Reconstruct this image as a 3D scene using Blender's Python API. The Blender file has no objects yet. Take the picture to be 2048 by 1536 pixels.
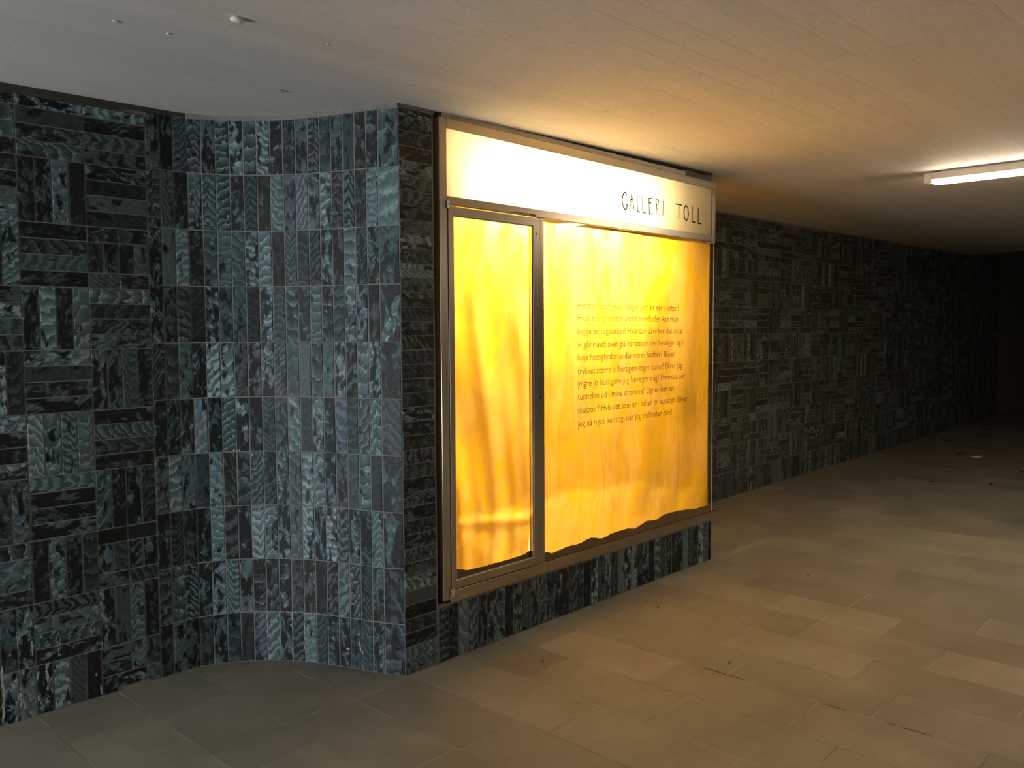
import bpy, math, random
from mathutils import Vector, Matrix

random.seed(11)
SC = bpy.context.scene
COL = SC.collection

# ------------------------------------------------------------------ camera
F_PX, PITCH, ROLL, YAW = 1704.3, 0.0613313, -0.0054454, 0.7547927
cam_d = bpy.data.cameras.new('camera')
cam_d.sensor_width = 36.0
cam_d.lens = F_PX / 2048 * 36
cam_d.clip_start = 0.05
cam_d.clip_end = 200
cam = bpy.data.objects.new('camera', cam_d)
COL.objects.link(cam)
fw = Vector((math.cos(YAW) * math.cos(PITCH), math.sin(YAW) * math.cos(PITCH), -math.sin(PITCH)))
rt = Vector((math.sin(YAW), -math.cos(YAW), 0))
up = rt.cross(fw)
r2 = rt * math.cos(ROLL) + up * math.sin(ROLL)
u2 = up * math.cos(ROLL) - rt * math.sin(ROLL)
cam.matrix_world = Matrix(((r2.x, u2.x, -fw.x, 0), (r2.y, u2.y, -fw.y, 0), (r2.z, u2.z, -fw.z, 1.52), (0, 0, 0, 1)))
SC.camera = cam

# ------------------------------------------------------------------ world, big lights, exposure
world = bpy.data.worlds.new('world')
SC.world = world
world.use_nodes = True
world.node_tree.nodes['Background'].inputs[0].default_value = (0.5, 0.6, 0.8, 1)
world.node_tree.nodes['Background'].inputs[1].default_value = 0.0

def area_light(name, loc, target, sx, sy, power, color):
    d = bpy.data.lights.new(name, 'AREA')
    d.shape = 'RECTANGLE'
    d.size, d.size_y, d.energy, d.color = sx, sy, power, color
    o = bpy.data.objects.new(name, d)
    COL.objects.link(o)
    o.location = loc
    o.rotation_euler = (Vector(target) - Vector(loc)).to_track_quat('-Z', 'Y').to_euler()
    return o

# daylight coming down the stair opening at the left end of the underpass
area_light('stair_daylight', (-4.2, 2.75, 0.72), (0.0, 2.5, 3.6), 1.3, 1.1, 240, (0.88, 0.95, 1.0))
# added unseen light, lifts the ceiling and floor at the right
area_light('right_fill', (6.4, -3.0, 2.46), (6.4, -3.0, 0), 0.08, 1.3, 135, (1.0, 0.84, 0.64))

SC.view_settings.view_transform = 'Standard'
SC.view_settings.look = 'None'
SC.view_settings.gamma = 1
SC.view_settings.use_curve_mapping = False
SC.view_settings.exposure = 0.0
try:
    SC.cycles.use_denoising = True
    SC.cycles.max_bounces = 10
    SC.cycles.diffuse_bounces = 5
    SC.cycles.glossy_bounces = 4
    SC.cycles.transmission_bounces = 8
    SC.cycles.transparent_max_bounces = 12
    SC.cycles.caustics_reflective = False
    SC.cycles.caustics_refractive = False
    SC.cycles.sample_clamp_indirect = 15.0
except Exception:
    pass

LAMP_COL = (1.0, 0.72, 0.34, 1)
TUBE_POWER = 560.0

def zc(x):                       # underside of the gently rising ceiling
    return 2.455 + 0.0155 * x

# ------------------------------------------------------------------ node helpers
class NT:
    def __init__(s, name):
        s.m = bpy.data.materials.new(name)
        s.m.use_nodes = True
        s.t = s.m.node_tree
        s.t.nodes.clear()
        s.out = s.t.nodes.new('ShaderNodeOutputMaterial')
    def n(s, typ, **kw):
        nd = s.t.nodes.new(typ)
        for k, v in kw.items():
            setattr(nd, k, v)
        return nd
    def set(s, sock, v):
        if isinstance(v, bpy.types.NodeSocket):
            s.t.links.new(v, sock)
        else:
            sock.default_value = v
    def math(s, op, a, b=0.0, c=0.0, clamp=False):
        nd = s.n('ShaderNodeMath', operation=op, use_clamp=clamp)
        for i, v in enumerate((a, b, c)):
            s.set(nd.inputs[i], v)
        return nd.outputs[0]
    def mix(s, f, a, b):
        nd = s.n('ShaderNodeMix', data_type='RGBA')
        s.set(nd.inputs[0], f)
        s.set(nd.inputs[6], a)
        s.set(nd.inputs[7], b)
        return nd.outputs[2]
    def ramp(s, f, lo, hi):
        nd = s.n('ShaderNodeMapRange', interpolation_type='SMOOTHSTEP')
        s.set(nd.inputs[0], f)
        nd.inputs[1].default_value = lo
        nd.inputs[2].default_value = hi
        return nd.outputs[0]
    def noise(s, vec, scale, detail=3.0, rough=0.55, dist=0.0):
        nd = s.n('ShaderNodeTexNoise')
        s.set(nd.inputs['Vector'], vec)
        nd.inputs['Scale'].default_value = scale
        nd.inputs['Detail'].default_value = detail
        nd.inputs['Roughness'].default_value = rough
        nd.inputs['Distortion'].default_value = dist
        return nd.outputs[0]
    def comb(s, x, y, z):
        nd = s.n('ShaderNodeCombineXYZ')
        for i, v in enumerate((x, y, z)):
            s.set(nd.inputs[i], v)
        return nd.outputs[0]
    def sep(s, v):
        nd = s.n('ShaderNodeSeparateXYZ')
        s.set(nd.inputs[0], v)
        return nd.outputs
    def pos(s, scale=(1, 1, 1)):
        g = s.n('ShaderNodeNewGeometry')
        mp = s.n('ShaderNodeMapping')
        s.set(mp.inputs[0], g.outputs['Position'])
        mp.inputs['Scale'].default_value = scale
        return mp.outputs[0]
    def bsdf(s, color, rough=0.5, metal=0.0, spec=0.5, bump=None, bstr=0.3, bdist=0.01):
        b = s.n('ShaderNodeBsdfPrincipled')
        s.set(b.inputs['Base Color'], color)
        s.set(b.inputs['Roughness'], rough)
        s.set(b.inputs['Metallic'], metal)
        s.set(b.inputs['Specular IOR Level'], spec)
        if bump is not None:
            bn = s.n('ShaderNodeBump')
            bn.inputs['Strength'].default_value = bstr
            bn.inputs['Distance'].default_value = bdist
            s.set(bn.inputs['Height'], bump)
            s.t.links.new(bn.outputs[0], b.inputs['Normal'])
        return b.outputs[0]
    def done(s, sh):
        s.t.links.new(sh, s.out.inputs['Surface'])
        return s.m

def simple(name, col, rough=0.6, metal=0.0, nscale=30, var=0.15, spec=0.5):
    t = NT(name)
    nz = t.noise(t.pos(), nscale, 4)
    c = t.mix(nz, (*[x * (1 - var) for x in col], 1), (*[min(1, x * (1 + var)) for x in col], 1))
    r = t.math('MULTIPLY_ADD', nz, 0.15, rough - 0.07)
    return t.done(t.bsdf(c, r, metal, spec))

# ------------------------------------------------------------------ materials
def mat_tile():
    """dark hand-glazed tile with combed, feathery glaze strokes"""
    t = NT('combed_glaze')
    uv = t.n('ShaderNodeUVMap', uv_map='tile').outputs[0]
    a1 = t.n('ShaderNodeAttribute', attribute_name='rnd')
    a2 = t.n('ShaderNodeAttribute', attribute_name='rnd2')
    r = t.sep(a1.outputs['Vector'])
    q = t.sep(a2.outputs['Vector'])
    U = t.sep(uv)
    u, v = U[0], U[1]
    seed = t.math('MULTIPLY', r[0], 173.0)
    loc = t.comb(u, v, seed)
    n1 = t.noise(loc, 1.6, 2.0)
    n2 = t.noise(loc, 7.0, 4.0, 0.65)
    c = t.math('SUBTRACT', u, t.math('MULTIPLY_ADD', r[1], 0.7, 0.15))
    ac = t.math('ABSOLUTE', c)
    chev = t.math('MULTIPLY', ac, t.math('MULTIPLY_ADD', q[0], 2.4, -1.2))
    slant = t.math('MULTIPLY', c, t.math('MULTIPLY_ADD', q[1], 2.0, -1.0))
    freq = t.math('MULTIPLY_ADD', t.math('POWER', r[2], 1.3), 1.25, 0.75)
    ph = t.math('MULTIPLY', t.math('ADD', t.math('ADD', v, chev), slant), freq)
    ph = t.math('ADD', ph, t.math('MULTIPLY', n1, 1.6))
    ph = t.math('ADD', ph, t.math('MULTIPLY', n2, 0.70))
    saw = t.math('FRACT', ph)
    edge = t.ramp(saw, 0.0, 0.10)
    hard = t.math('MULTIPLY', t.math('POWER', t.math('SUBTRACT', 1.0, saw), 1.5), edge)
    band = t.math('MULTIPLY', t.ramp(saw, 0.0, 0.3), t.math('SUBTRACT', 1.0, t.ramp(saw, 0.35, 0.75)))
    sel = t.math('FRACT', t.math('MULTIPLY', r[0], 37.7))
    crest = t.math('ADD', t.math('MULTIPLY', hard, t.ramp(sel, 0.25, 0.35)), t.math('MULTIPLY', band, t.math('SUBTRACT', 1.0, t.ramp(sel, 0.25, 0.35))))
    line = t.math('MULTIPLY', t.ramp(saw, 0.02, 0.07), t.math('SUBTRACT', 1.0, t.ramp(saw, 0.09, 0.20)))
    # how strongly this tile was combed, and where the dark ground was left bare
    amp = t.math('MULTIPLY', t.math('MULTIPLY_ADD', q[2], 0.50, 0.08), t.math('MULTIPLY_ADD', t.noise(loc, 2.3, 2.0), 1.4, 0.3))
    loc2 = t.comb(t.math('MULTIPLY', u, 1.1), t.math('MULTIPLY', v, 0.55), t.math('ADD', seed, 40.0))
    th = t.math('MULTIPLY_ADD', t.math('FRACT', t.math('MULTIPLY', r[0], 91.3)), 0.22, 0.33)
    bn = t.math('ADD', t.noise(loc2, 1.5, 4.0, 0.62, 0.5), t.math('MULTIPLY', n2, 0.10))
    bare = t.ramp(t.math('SUBTRACT', bn, th), 0.02, 0.11)
    cover = t.math('MULTIPLY_ADD', bare, 0.92, 0.08)
    st = t.math('MULTIPLY', t.math('MULTIPLY', crest, amp), cover)
    grain = t.math('MULTIPLY_ADD', t.noise(loc, 22.0, 4.0, 0.75), 1.7, 0.15)
    soft = t.math('MULTIPLY_ADD', t.noise(loc, 3.2, 3.0, 0.6), 1.1, 0.42)
    body = t.math('MULTIPLY', t.math('MULTIPLY', bare, soft), t.math('MULTIPLY', a1.outputs['Alpha'], 0.50))
    a = t.math('MULTIPLY', t.math('ADD', t.math('ADD', st, t.math('MULTIPLY', t.math('MULTIPLY', line, cover), t.math('MULTIPLY', q[2], 0.38))), body), grain, clamp=True)
    hue = t.mix(a2.outputs['Alpha'], (0.150, 0.270, 0.265, 1), (0.200, 0.280, 0.325, 1))
    hue = t.mix(t.ramp(a, 0.55, 1.0), hue, (0.34, 0.45, 0.45, 1))
    dark = t.mix(r[1], (0.006, 0.010, 0.011, 1), (0.018, 0.017, 0.016, 1))
    col = t.mix(a, dark, hue)
    # own shift of paler / browner tiles, plus an olive tint painted for yellow light
    a3 = t.n('ShaderNodeAttribute', attribute_name='odd')
    col = t.mix(t.sep(a3.outputs['Vector'])[0], col, t.mix(grain, (0.050, 0.038, 0.026, 1), (0.125, 0.105, 0.070, 1)))
    col = t.mix(t.sep(a3.outputs['Vector'])[1], col, (0.34, 0.38, 0.34, 1))
    h = t.math('ADD', t.math('MULTIPLY', crest, 0.6), t.math('MULTIPLY', n2, 0.7))
    rough = t.math('MULTIPLY_ADD', n2, 0.30, 0.36)
    return t.done(t.bsdf(col, rough, 0.0, 0.22, h, 0.35, 0.002))

def mat_grout():
    t = NT('grout')
    nz = t.noise(t.pos(), 60, 4)
    c = t.mix(nz, (0.15, 0.14, 0.125, 1), (0.30, 0.28, 0.25, 1))
    return t.done(t.bsdf(c, 0.9, 0, 0.2, nz, 0.5, 0.003))

def mat_sealband():
    t = NT('mortar_band')
    nz = t.noise(t.pos((1, 1, 4)), 18, 5)
    c = t.mix(nz, (0.035, 0.03, 0.022, 1), (0.12, 0.105, 0.08, 1))
    return t.done(t.bsdf(c, 0.9, 0, 0.2, nz, 0.6, 0.006))

def mat_lime():
    t = NT('lime_run')
    nz = t.noise(t.pos((1, 1, 0.4)), 90, 4)
    c = t.mix(nz, (0.22, 0.22, 0.21, 1), (0.75, 0.74, 0.70, 1))
    tp = t.n('ShaderNodeBsdfTransparent')
    mx = t.n('ShaderNodeMixShader')
    t.set(mx.inputs[0], t.ramp(t.noise(t.pos((1, 1, 0.35)), 130, 4, 0.6), 0.44, 0.54))
    t.t.links.new(tp.outputs[0], mx.inputs[1])
    t.t.links.new(t.bsdf(c, 0.8, 0, 0.3), mx.inputs[2])
    return t.done(mx.outputs[0])

def mat_floor():
    t = NT('stone_slab')
    a = t.n('ShaderNodeAttribute', attribute_name='tone')
    av = t.sep(a.outputs['Vector'])
    p = t.pos()
    n1 = t.noise(p, 2.3, 4, 0.6)
    n2 = t.noise(t.pos((30, 5, 1)), 3.0, 5, 0.6)
    n3 = t.noise(p, 140, 3, 0.7)
    base = t.mix(av[1], (0.272, 0.258, 0.203, 1), (0.285, 0.258, 0.200, 1))
    k = t.math('MULTIPLY_ADD', n1, 0.80, 0.52)
    k = t.math('MULTIPLY', k, t.math('MULTIPLY_ADD', n2, 0.22, 0.9))
    k = t.math('MULTIPLY', k, t.math('MULTIPLY_ADD', n3, 0.36, 0.82))
    k = t.math('MULTIPLY', k, t.math('MULTIPLY_ADD', av[0], 1.6, 0.2))
    hs = t.n('ShaderNodeVectorMath', operation='SCALE')
    t.set(hs.inputs[0], base)
    t.set(hs.inputs[3], k)
    r = t.math('MULTIPLY_ADD', n1, 0.25, 0.50)
    return t.done(t.bsdf(hs.outputs[0], r, 0, 0.3, t.math('ADD', n3, n2), 0.25, 0.002))

def mat_joint():
    t = NT('floor_joint')
    nz = t.noise(t.pos(), 40, 4)
    c = t.mix(t.ramp(t.noise(t.pos(), 3.5, 4, 0.6), 0.40, 0.62), (0.20, 0.19, 0.15, 1), (0.40, 0.375, 0.31, 1))
    return t.done(t.bsdf(c, 0.9, 0, 0.2))

def mat_ceiling():
    t = NT('painted_board_marked_concrete')
    P = t.pos()
    x, y, z = t.sep(P)[0:3]
    # shuttering boards 12.5 cm wide lying along the passage, abutting on cross joints
    yb = t.math('MULTIPLY', t.math('ADD', y, t.math('MULTIPLY', t.noise(P, 0.8, 1), 0.02)), 8.0)
    cell = t.math('FLOOR', yb)
    fr = t.math('SUBTRACT', yb, cell)
    xj = t.math('DIVIDE', t.math('SUBTRACT', x, 3.12), 3.1)
    xc = t.math('FLOOR', xj)
    wn = t.n('ShaderNodeTexWhiteNoise', noise_dimensions='2D')
    t.set(wn.inputs[0], t.comb(cell, xc, 0.0))
    rnd = wn.outputs[0]
    fringe = t.math('MULTIPLY', t.ramp(fr, 0.0, 0.07), t.math('SUBTRACT', 1.0, t.ramp(fr, 0.93, 1.0)))
    xf = t.math('ABSOLUTE', t.math('SUBTRACT', t.math('SUBTRACT', xj, xc), 0.0))
    jn = t.ramp(xf, 0.0, 0.0035)
    jn = t.math('MULTIPLY_ADD', jn, t.ramp(t.noise(P, 3.0, 3), 0.35, 0.55), 0.0)
    jn2 = t.math('SUBTRACT', 1.0, t.math('MULTIPLY', t.math('SUBTRACT', 1.0, t.ramp(xf, 0.0, 0.004)), t.ramp(t.noise(P, 2.2, 3), 0.30, 0.5)))
    grain = t.noise(t.pos((1.6, 26, 1)), 4.0, 5, 0.65)
    fine = t.noise(P, 55, 4, 0.6)
    pits = t.ramp(t.noise(P, 30, 2, 0.5), 0.74, 0.79)
    mask = t.ramp(t.math('ADD', x, t.math('MULTIPLY', y, -0.35)), 0.3, 1.7)      # smooth plaster patch at the left
    seam_on = t.ramp(t.noise(t.pos((0.7, 6.0, 1)), 1.0, 3, 0.6), 0.44, 0.60)
    fringe = t.math('SUBTRACT', 1.0, t.math('MULTIPLY', t.math('SUBTRACT', 1.0, fringe), seam_on))
    h = t.math('ADD', t.math('MULTIPLY', rnd, 1.1), t.math('MULTIPLY', fringe, 0.22))
    h = t.math('ADD', h, t.math('MULTIPLY', jn2, 0.35))
    h = t.math('ADD', h, t.math('MULTIPLY', grain, 0.45))
    h = t.math('MULTIPLY', h, mask)
    h = t.math('ADD', h, t.math('MULTIPLY', fine, 0.10))
    h = t.math('SUBTRACT', h, t.math('MULTIPLY', t.math('MULTIPLY', pits, mask), 0.35))
    tone = t.math('MULTIPLY', t.math('MULTIPLY_ADD', rnd, 0.07, 0.95), t.math('MULTIPLY_ADD', t.math('MULTIPLY', grain, mask), 0.30, 0.85))
    tone = t.math('MULTIPLY', tone, t.math('MULTIPLY_ADD', t.math('MULTIPLY', mask, t.math('SUBTRACT', 1.0, fringe)), -0.10, 1.0))
    tone = t.math('MULTIPLY', tone, t.math('MULTIPLY_ADD', t.noise(P, 1.3, 3), 0.14, 0.93))
    tone = t.math('MULTIPLY', tone, t.math('MULTIPLY_ADD', fine, 0.30, 0.85))
    tone = t.math('MULTIPLY', tone, t.math('MULTIPLY_ADD', jn2, 0.14, 0.86))
    hs = t.n('ShaderNodeVectorMath', operation='SCALE')
    tone = t.math('MULTIPLY', tone, t.math('MULTIPLY_ADD', t.math('MULTIPLY', pits, mask), -0.3, 1.0))
    hs.inputs[0].default_value = (0.73, 0.70, 0.67)
    t.set(hs.inputs[3], tone)
    return t.done(t.bsdf(hs.outputs[0], 0.75, 0, 0.25, h, 0.55, 0.006))

def mat_steel(name='brushed_steel', col=(0.42, 0.365, 0.29), rough=0.28, along='z'):
    t = NT(name)
    sc = (90, 90, 1.2) if along == 'z' else (1.2, 90, 90)
    g = t.noise(t.pos(sc), 2.0, 4)
    s = t.noise(t.pos(), 9, 4)
    c = t.mix(s, (*[x * 0.85 for x in col], 1), (*col, 1))
    return t.done(t.bsdf(c, rough, 0.9, 0.5))

def mat_film():
    """yellow plastic sheet: lets light through, scattering it"""
    t = NT('yellow_film')
    p = t.pos()
    cl = t.noise(p, 2.0, 4, 0.6, 0.6)
    st = t.noise(t.pos((2.2, 1, 0.5)), 3.5, 4, 0.6, 1.0)
    dust = t.ramp(t.math('ADD', t.math('MULTIPLY', cl, 0.6), t.math('MULTIPLY', st, 0.4)), 0.40, 0.72)
    patch = t.ramp(t.noise(t.pos((4.0, 4, 1.6)), 1.6, 4, 0.6, 0.8), 0.44, 0.60)
    clear = t.mix(patch, (0.88, 0.58, 0.150, 1), (0.84, 0.55, 0.035, 1))
    colr = t.mix(dust, clear, (0.48, 0.33, 0.070, 1))
    colr = t.mix(t.math('MULTIPLY', t.ramp(t.noise(t.pos((5, 5, 1.1)), 1.2, 3), 0.55, 0.75), 0.5), colr, (0.84, 0.49, 0.030, 1))
    tr = t.n('ShaderNodeBsdfTranslucent')
    t.set(tr.inputs[0], colr)
    df = t.n('ShaderNodeBsdfDiffuse')
    df.inputs[0].default_value = (0.60, 0.36, 0.03, 1)
    tp = t.n('ShaderNodeBsdfTransparent')
    tp.inputs[0].default_value = (1.0, 0.80, 0.22, 1)
    mx = t.n('ShaderNodeMixShader')
    mx.inputs[0].default_value = 0.16
    t.t.links.new(tr.outputs[0], mx.inputs[1])
    t.t.links.new(df.outputs[0], mx.inputs[2])
    m2 = t.n('ShaderNodeMixShader')
    m2.inputs[0].default_value = 0.012
    t.t.links.new(mx.outputs[0], m2.inputs[1])
    t.t.links.new(tp.outputs[0], m2.inputs[2])
    return t.done(m2.outputs[0])

def mat_diffuser():
    t = NT('opal_panel')
    s = t.noise(t.pos(), 4, 3)
    tr = t.n('ShaderNodeBsdfTranslucent')
    t.set(tr.inputs[0], t.mix(s, (0.26, 0.245, 0.21, 1), (0.29, 0.275, 0.24, 1)))
    df = t.n('ShaderNodeBsdfDiffuse')
    df.inputs[0].default_value = (0.7, 0.66, 0.56, 1)
    mx = t.n('ShaderNodeMixShader')
    mx.inputs[0].default_value = 0.22
    t.t.links.new(tr.outputs[0], mx.inputs[1])
    t.t.links.new(df.outputs[0], mx.inputs[2])
    return t.done(mx.outputs[0])

def mat_glass():
    t = NT('window_glass')
    gl = t.n('ShaderNodeBsdfGlossy')
    gl.inputs['Roughness'].default_value = 0.02
    tp = t.n('ShaderNodeBsdfTransparent')
    tp.inputs[0].default_value = (0.97, 0.96, 0.92, 1)
    fr = t.n('ShaderNodeFresnel')
    fr.inputs[0].default_value = 1.3
    mx = t.n('ShaderNodeMixShader')
    gm = t.n('ShaderNodeNewGeometry')
    t.set(mx.inputs[0], t.math('MULTIPLY', fr.outputs[0], t.math('SUBTRACT', 1.0, gm.outputs['Backfacing'])))
    t.t.links.new(tp.outputs[0], mx.inputs[1])
    t.t.links.new(gl.outputs[0], mx.inputs[2])
    sp = t.ramp(t.noise(t.pos((1, 1, 0.35)), 70, 2, 0.5), 0.80, 0.84)
    df = t.n('ShaderNodeBsdfTranslucent')
    df.inputs[0].default_value = (0.9, 0.85, 0.7, 1)
    m2 = t.n('ShaderNodeMixShader')
    t.set(m2.inputs[0], t.math('MULTIPLY', sp, 0.35))
    t.t.links.new(mx.outputs[0], m2.inputs[1])
    t.t.links.new(df.outputs[0], m2.inputs[2])
    return t.done(m2.outputs[0])

def mat_print(name, col, alpha):
    t = NT(name)
    df = t.n('ShaderNodeBsdfDiffuse')
    df.inputs[0].default_value = (*col, 1)
    tp = t.n('ShaderNodeBsdfTransparent')
    mx = t.n('ShaderNodeMixShader')
    wear = t.noise(t.pos(), 6, 3)
    t.set(mx.inputs[0], t.math('MULTIPLY', t.math('MULTIPLY_ADD', t.ramp(wear, 0.3, 0.7), 0.3, 0.85), alpha, clamp=True))
    t.t.links.new(tp.outputs[0], mx.inputs[1])
    t.t.links.new(df.outputs[0], mx.inputs[2])
    return t.done(mx.outputs[0])

def mat_emit(name, col, s):
    t = NT(name)
    e = t.n('ShaderNodeEmission')
    e.inputs[0].default_value = col
    e.inputs[1].default_value = s
    return t.done(e.outputs[0])

TILE, GROUT, BAND, LIME = mat_tile(), mat_grout(), mat_sealband(), mat_lime()
FLOOR, JOINT, CEIL = mat_floor(), mat_joint(), mat_ceiling()
STEEL_V, STEEL_H = mat_steel(), mat_steel('brushed_steel_rail', (0.44, 0.375, 0.29), 0.27, 'x')
CHROME = mat_steel('chrome', (0.8, 0.78, 0.74), 0.10)
FLASH = simple('weathered_flashing', (0.42, 0.37, 0.30), 0.5, 0.35, 14, 0.3)
DARKGAP = simple('dark_sealant', (0.02, 0.018, 0.015), 0.8)
FILM, OPAL, GLASS = mat_film(), mat_diffuser(), mat_glass()
WHITE = simple('white_lacquer', (0.72, 0.68, 0.60), 0.6, 0, 5, 0.05)
INNER = simple('dusty_inner_panel', (0.44, 0.39, 0.30), 0.8, 0, 6, 0.12)
BROWN = simple('brown_edge_strip', (0.20, 0.13, 0.05), 0.7, 0, 12, 0.3)
INK = mat_print('brown_ink', (0.04, 0.025, 0.01), 0.66)
PAINTED = mat_print('black_brush_paint', (0.012, 0.01, 0.008), 1.0)
PLAST = simple('white_plastic', (0.72, 0.66, 0.56), 0.45, 0, 20, 0.05)
TUBE = mat_emit('case_tube_glow', LAMP_COL, TUBE_POWER)
BATTEN = mat_emit('batten_diffuser_glow', (1.0, 0.83, 0.60, 1), 66.0)
LEAF = simple('dead_leaf', (0.035, 0.022, 0.013), 0.8, 0, 60, 0.4)
PAPER = simple('crumpled_paper', (0.55, 0.50, 0.42), 0.8, 0, 60, 0.2)

# ------------------------------------------------------------------ mesh helpers
class MB:
    def __init__(s):
        s.v, s.f, s.m, s.uv, s.c = [], [], [], [], []
    def quad(s, a, b, c, d, mi=0, uv=None, att=None):
        i = len(s.v)
        s.v += [tuple(a), tuple(b), tuple(c), tuple(d)]
        s.f.append((i, i + 1, i + 2, i + 3))
        s.m.append(mi)
        s.uv.append(uv or ((0, 0), (1, 0), (1, 1), (0, 1)))
        s.c.append(att)
    def poly(s, pts, mi=0, att=None):
        i = len(s.v)
        s.v += [tuple(p) for p in pts]
        s.f.append(tuple(range(i, i + len(pts))))
        s.m.append(mi)
        s.uv.append([(0, 0)] * len(pts))
        s.c.append(att)
    def box(s, x0, x1, y0, y1, z0, z1, mi=0, att=None):
        P = [Vector((x, y, z)) for z in (z0, z1) for y in (y0, y1) for x in (x0, x1)]
        for a, b, c, d in ((0, 2, 3, 1), (4, 5, 7, 6), (0, 1, 5, 4), (2, 6, 7, 3), (0, 4, 6, 2), (1, 3, 7, 5)):
            s.quad(P[a], P[b], P[c], P[d], mi, None, att)
    def build(s, name, mats, parent=None, attrs=(), bevel=0.0, smooth=False, weld=True):
        me = bpy.data.meshes.new(name)
        me.from_pydata(s.v, [], s.f)
        for m in (mats if isinstance(mats, (list, tuple)) else [mats]):
            me.materials.append(m)
        for p, mi in zip(me.polygons, s.m):
            p.material_index = mi
            p.use_smooth = smooth
        if attrs:
            ul = me.uv_layers.new(name='tile')
            li = 0
            for f, uv in zip(s.f, s.uv):
                for k in range(len(f)):
                    ul.data[li + k].uv = uv[k]
                li += len(f)
            for ai, an in enumerate(attrs):
                at = me.attributes.new(an, 'FLOAT_COLOR', 'CORNER')
                li = 0
                for f, c in zip(s.f, s.c):
                    cc = c[ai] if c else (0, 0, 0, 0)
                    for k in range(len(f)):
                        at.data[li + k].color = cc
                    li += len(f)
        o = bpy.data.objects.new(name, me)
        COL.objects.link(o)
        if weld:
            import bmesh
            bm = bmesh.new()
            bm.from_mesh(me)
            bmesh.ops.remove_doubles(bm, verts=bm.verts, dist=1e-5)
            bmesh.ops.recalc_face_normals(bm, faces=bm.faces)
            bm.to_mesh(me)
            bm.free()
        if bevel:
            md = o.modifiers.new('bevel', 'BEVEL')
            md.width = bevel
            md.segments = 2
            md.limit_method = 'ANGLE'
        if parent:
            o.parent = parent
            o.matrix_parent_inverse = parent.matrix_world.inverted()
        return o

def structure(o):
    o['kind'] = 'structure'
    return o

def empty(name, loc, label, cat, group=None):
    o = bpy.data.objects.new(name, None)
    COL.objects.link(o)
    o.location = loc
    o.empty_display_size = 0.1
    o['label'] = label
    o['category'] = cat
    if group:
        o['group'] = group
    bpy.context.view_layer.update()
    return o

def tag(o, label, cat, group=None):
    o['label'] = label
    o['category'] = cat
    if group:
        o['group'] = group
    return o

def cyl(mb, c, r, h, axis='z', n=20, mi=0, cap=True):
    c = Vector(c)
    ax = {'x': Vector((1, 0, 0)), 'y': Vector((0, 1, 0)), 'z': Vector((0, 0, 1))}[axis]
    e1 = Vector((0, 0, 1)) if axis != 'z' else Vector((1, 0, 0))
    e2 = ax.cross(e1)
    ring = [c + e1 * r * math.cos(2 * math.pi * k / n) + e2 * r * math.sin(2 * math.pi * k / n) for k in range(n)]
    for k in range(n):
        a, b = ring[k], ring[(k + 1) % n]
        mb.quad(a, b, b + ax * h, a + ax * h, mi)
    if cap:
        mb.poly(list(reversed(ring)), mi)
        mb.poly([p + ax * h for p in ring], mi)

# ------------------------------------------------------------------ tile laying
T = 0.0627        # tile width pitch
J = 0.0048        # joint
def lay(mb, O, eu, ev, W, L, n, odd=(0, 0), amp=None, shade=None):
    """one tile: O corner, eu across the width, ev along the length"""
    g = J / 2
    jit = lambda s: random.uniform(-s, s)
    W2, L2 = W - J, L - J
    if L2 <= 0.01 or W2 <= 0.01:
        return
    th = 0.0024 + jit(0.0006)
    o = O + eu * (g + jit(0.0005)) + ev * (g + jit(0.0005))
    cs = [o, o + eu * W2, o + eu * W2 + ev * L2, o + ev * L2]
    cs = [c + eu * jit(0.0007) + ev * jit(0.0007) for c in cs]
    b = 0.0016
    ins = [cs[0] + (eu + ev) * b, cs[1] + (ev - eu) * b, cs[2] - (eu + ev) * b, cs[3] + (eu - ev) * b]
    tilt = [jit(0.0007) for _ in range(4)]
    ins = [c + n * (th + t) for c, t in zip(ins, tilt)]
    plain = random.random()
    A = (0.0 if plain < 0.12 else random.uniform(0.3, 1.0)) if amp is None else amp
    flat = random.choice((0.05, 0.15, 0.3, 0.5, 0.7, 1.0)) if shade is None else shade
    s = random.choice((-1, 1))
    att = ((random.random(), random.random(), random.random(), flat),
           (0.5 + s * random.uniform(0.05, 0.5), random.random(), A, random.random()),
           (odd[0], odd[1], 0, 1))
    ul, vl = 1.0, L / W
    U = ((0, 0), (ul, 0), (ul, vl), (0, vl))
    if random.random() < 0.5:
        U = tuple((u, vl - v) for u, v in U)
    mb.quad(*ins, 0, U, att)
    for k in range(4):
        k2 = (k + 1) % 4
        mb.quad(cs[k], cs[k2], ins[k2], ins[k], 0, (U[k], U[k2], U[k2], U[k]), att)

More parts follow.
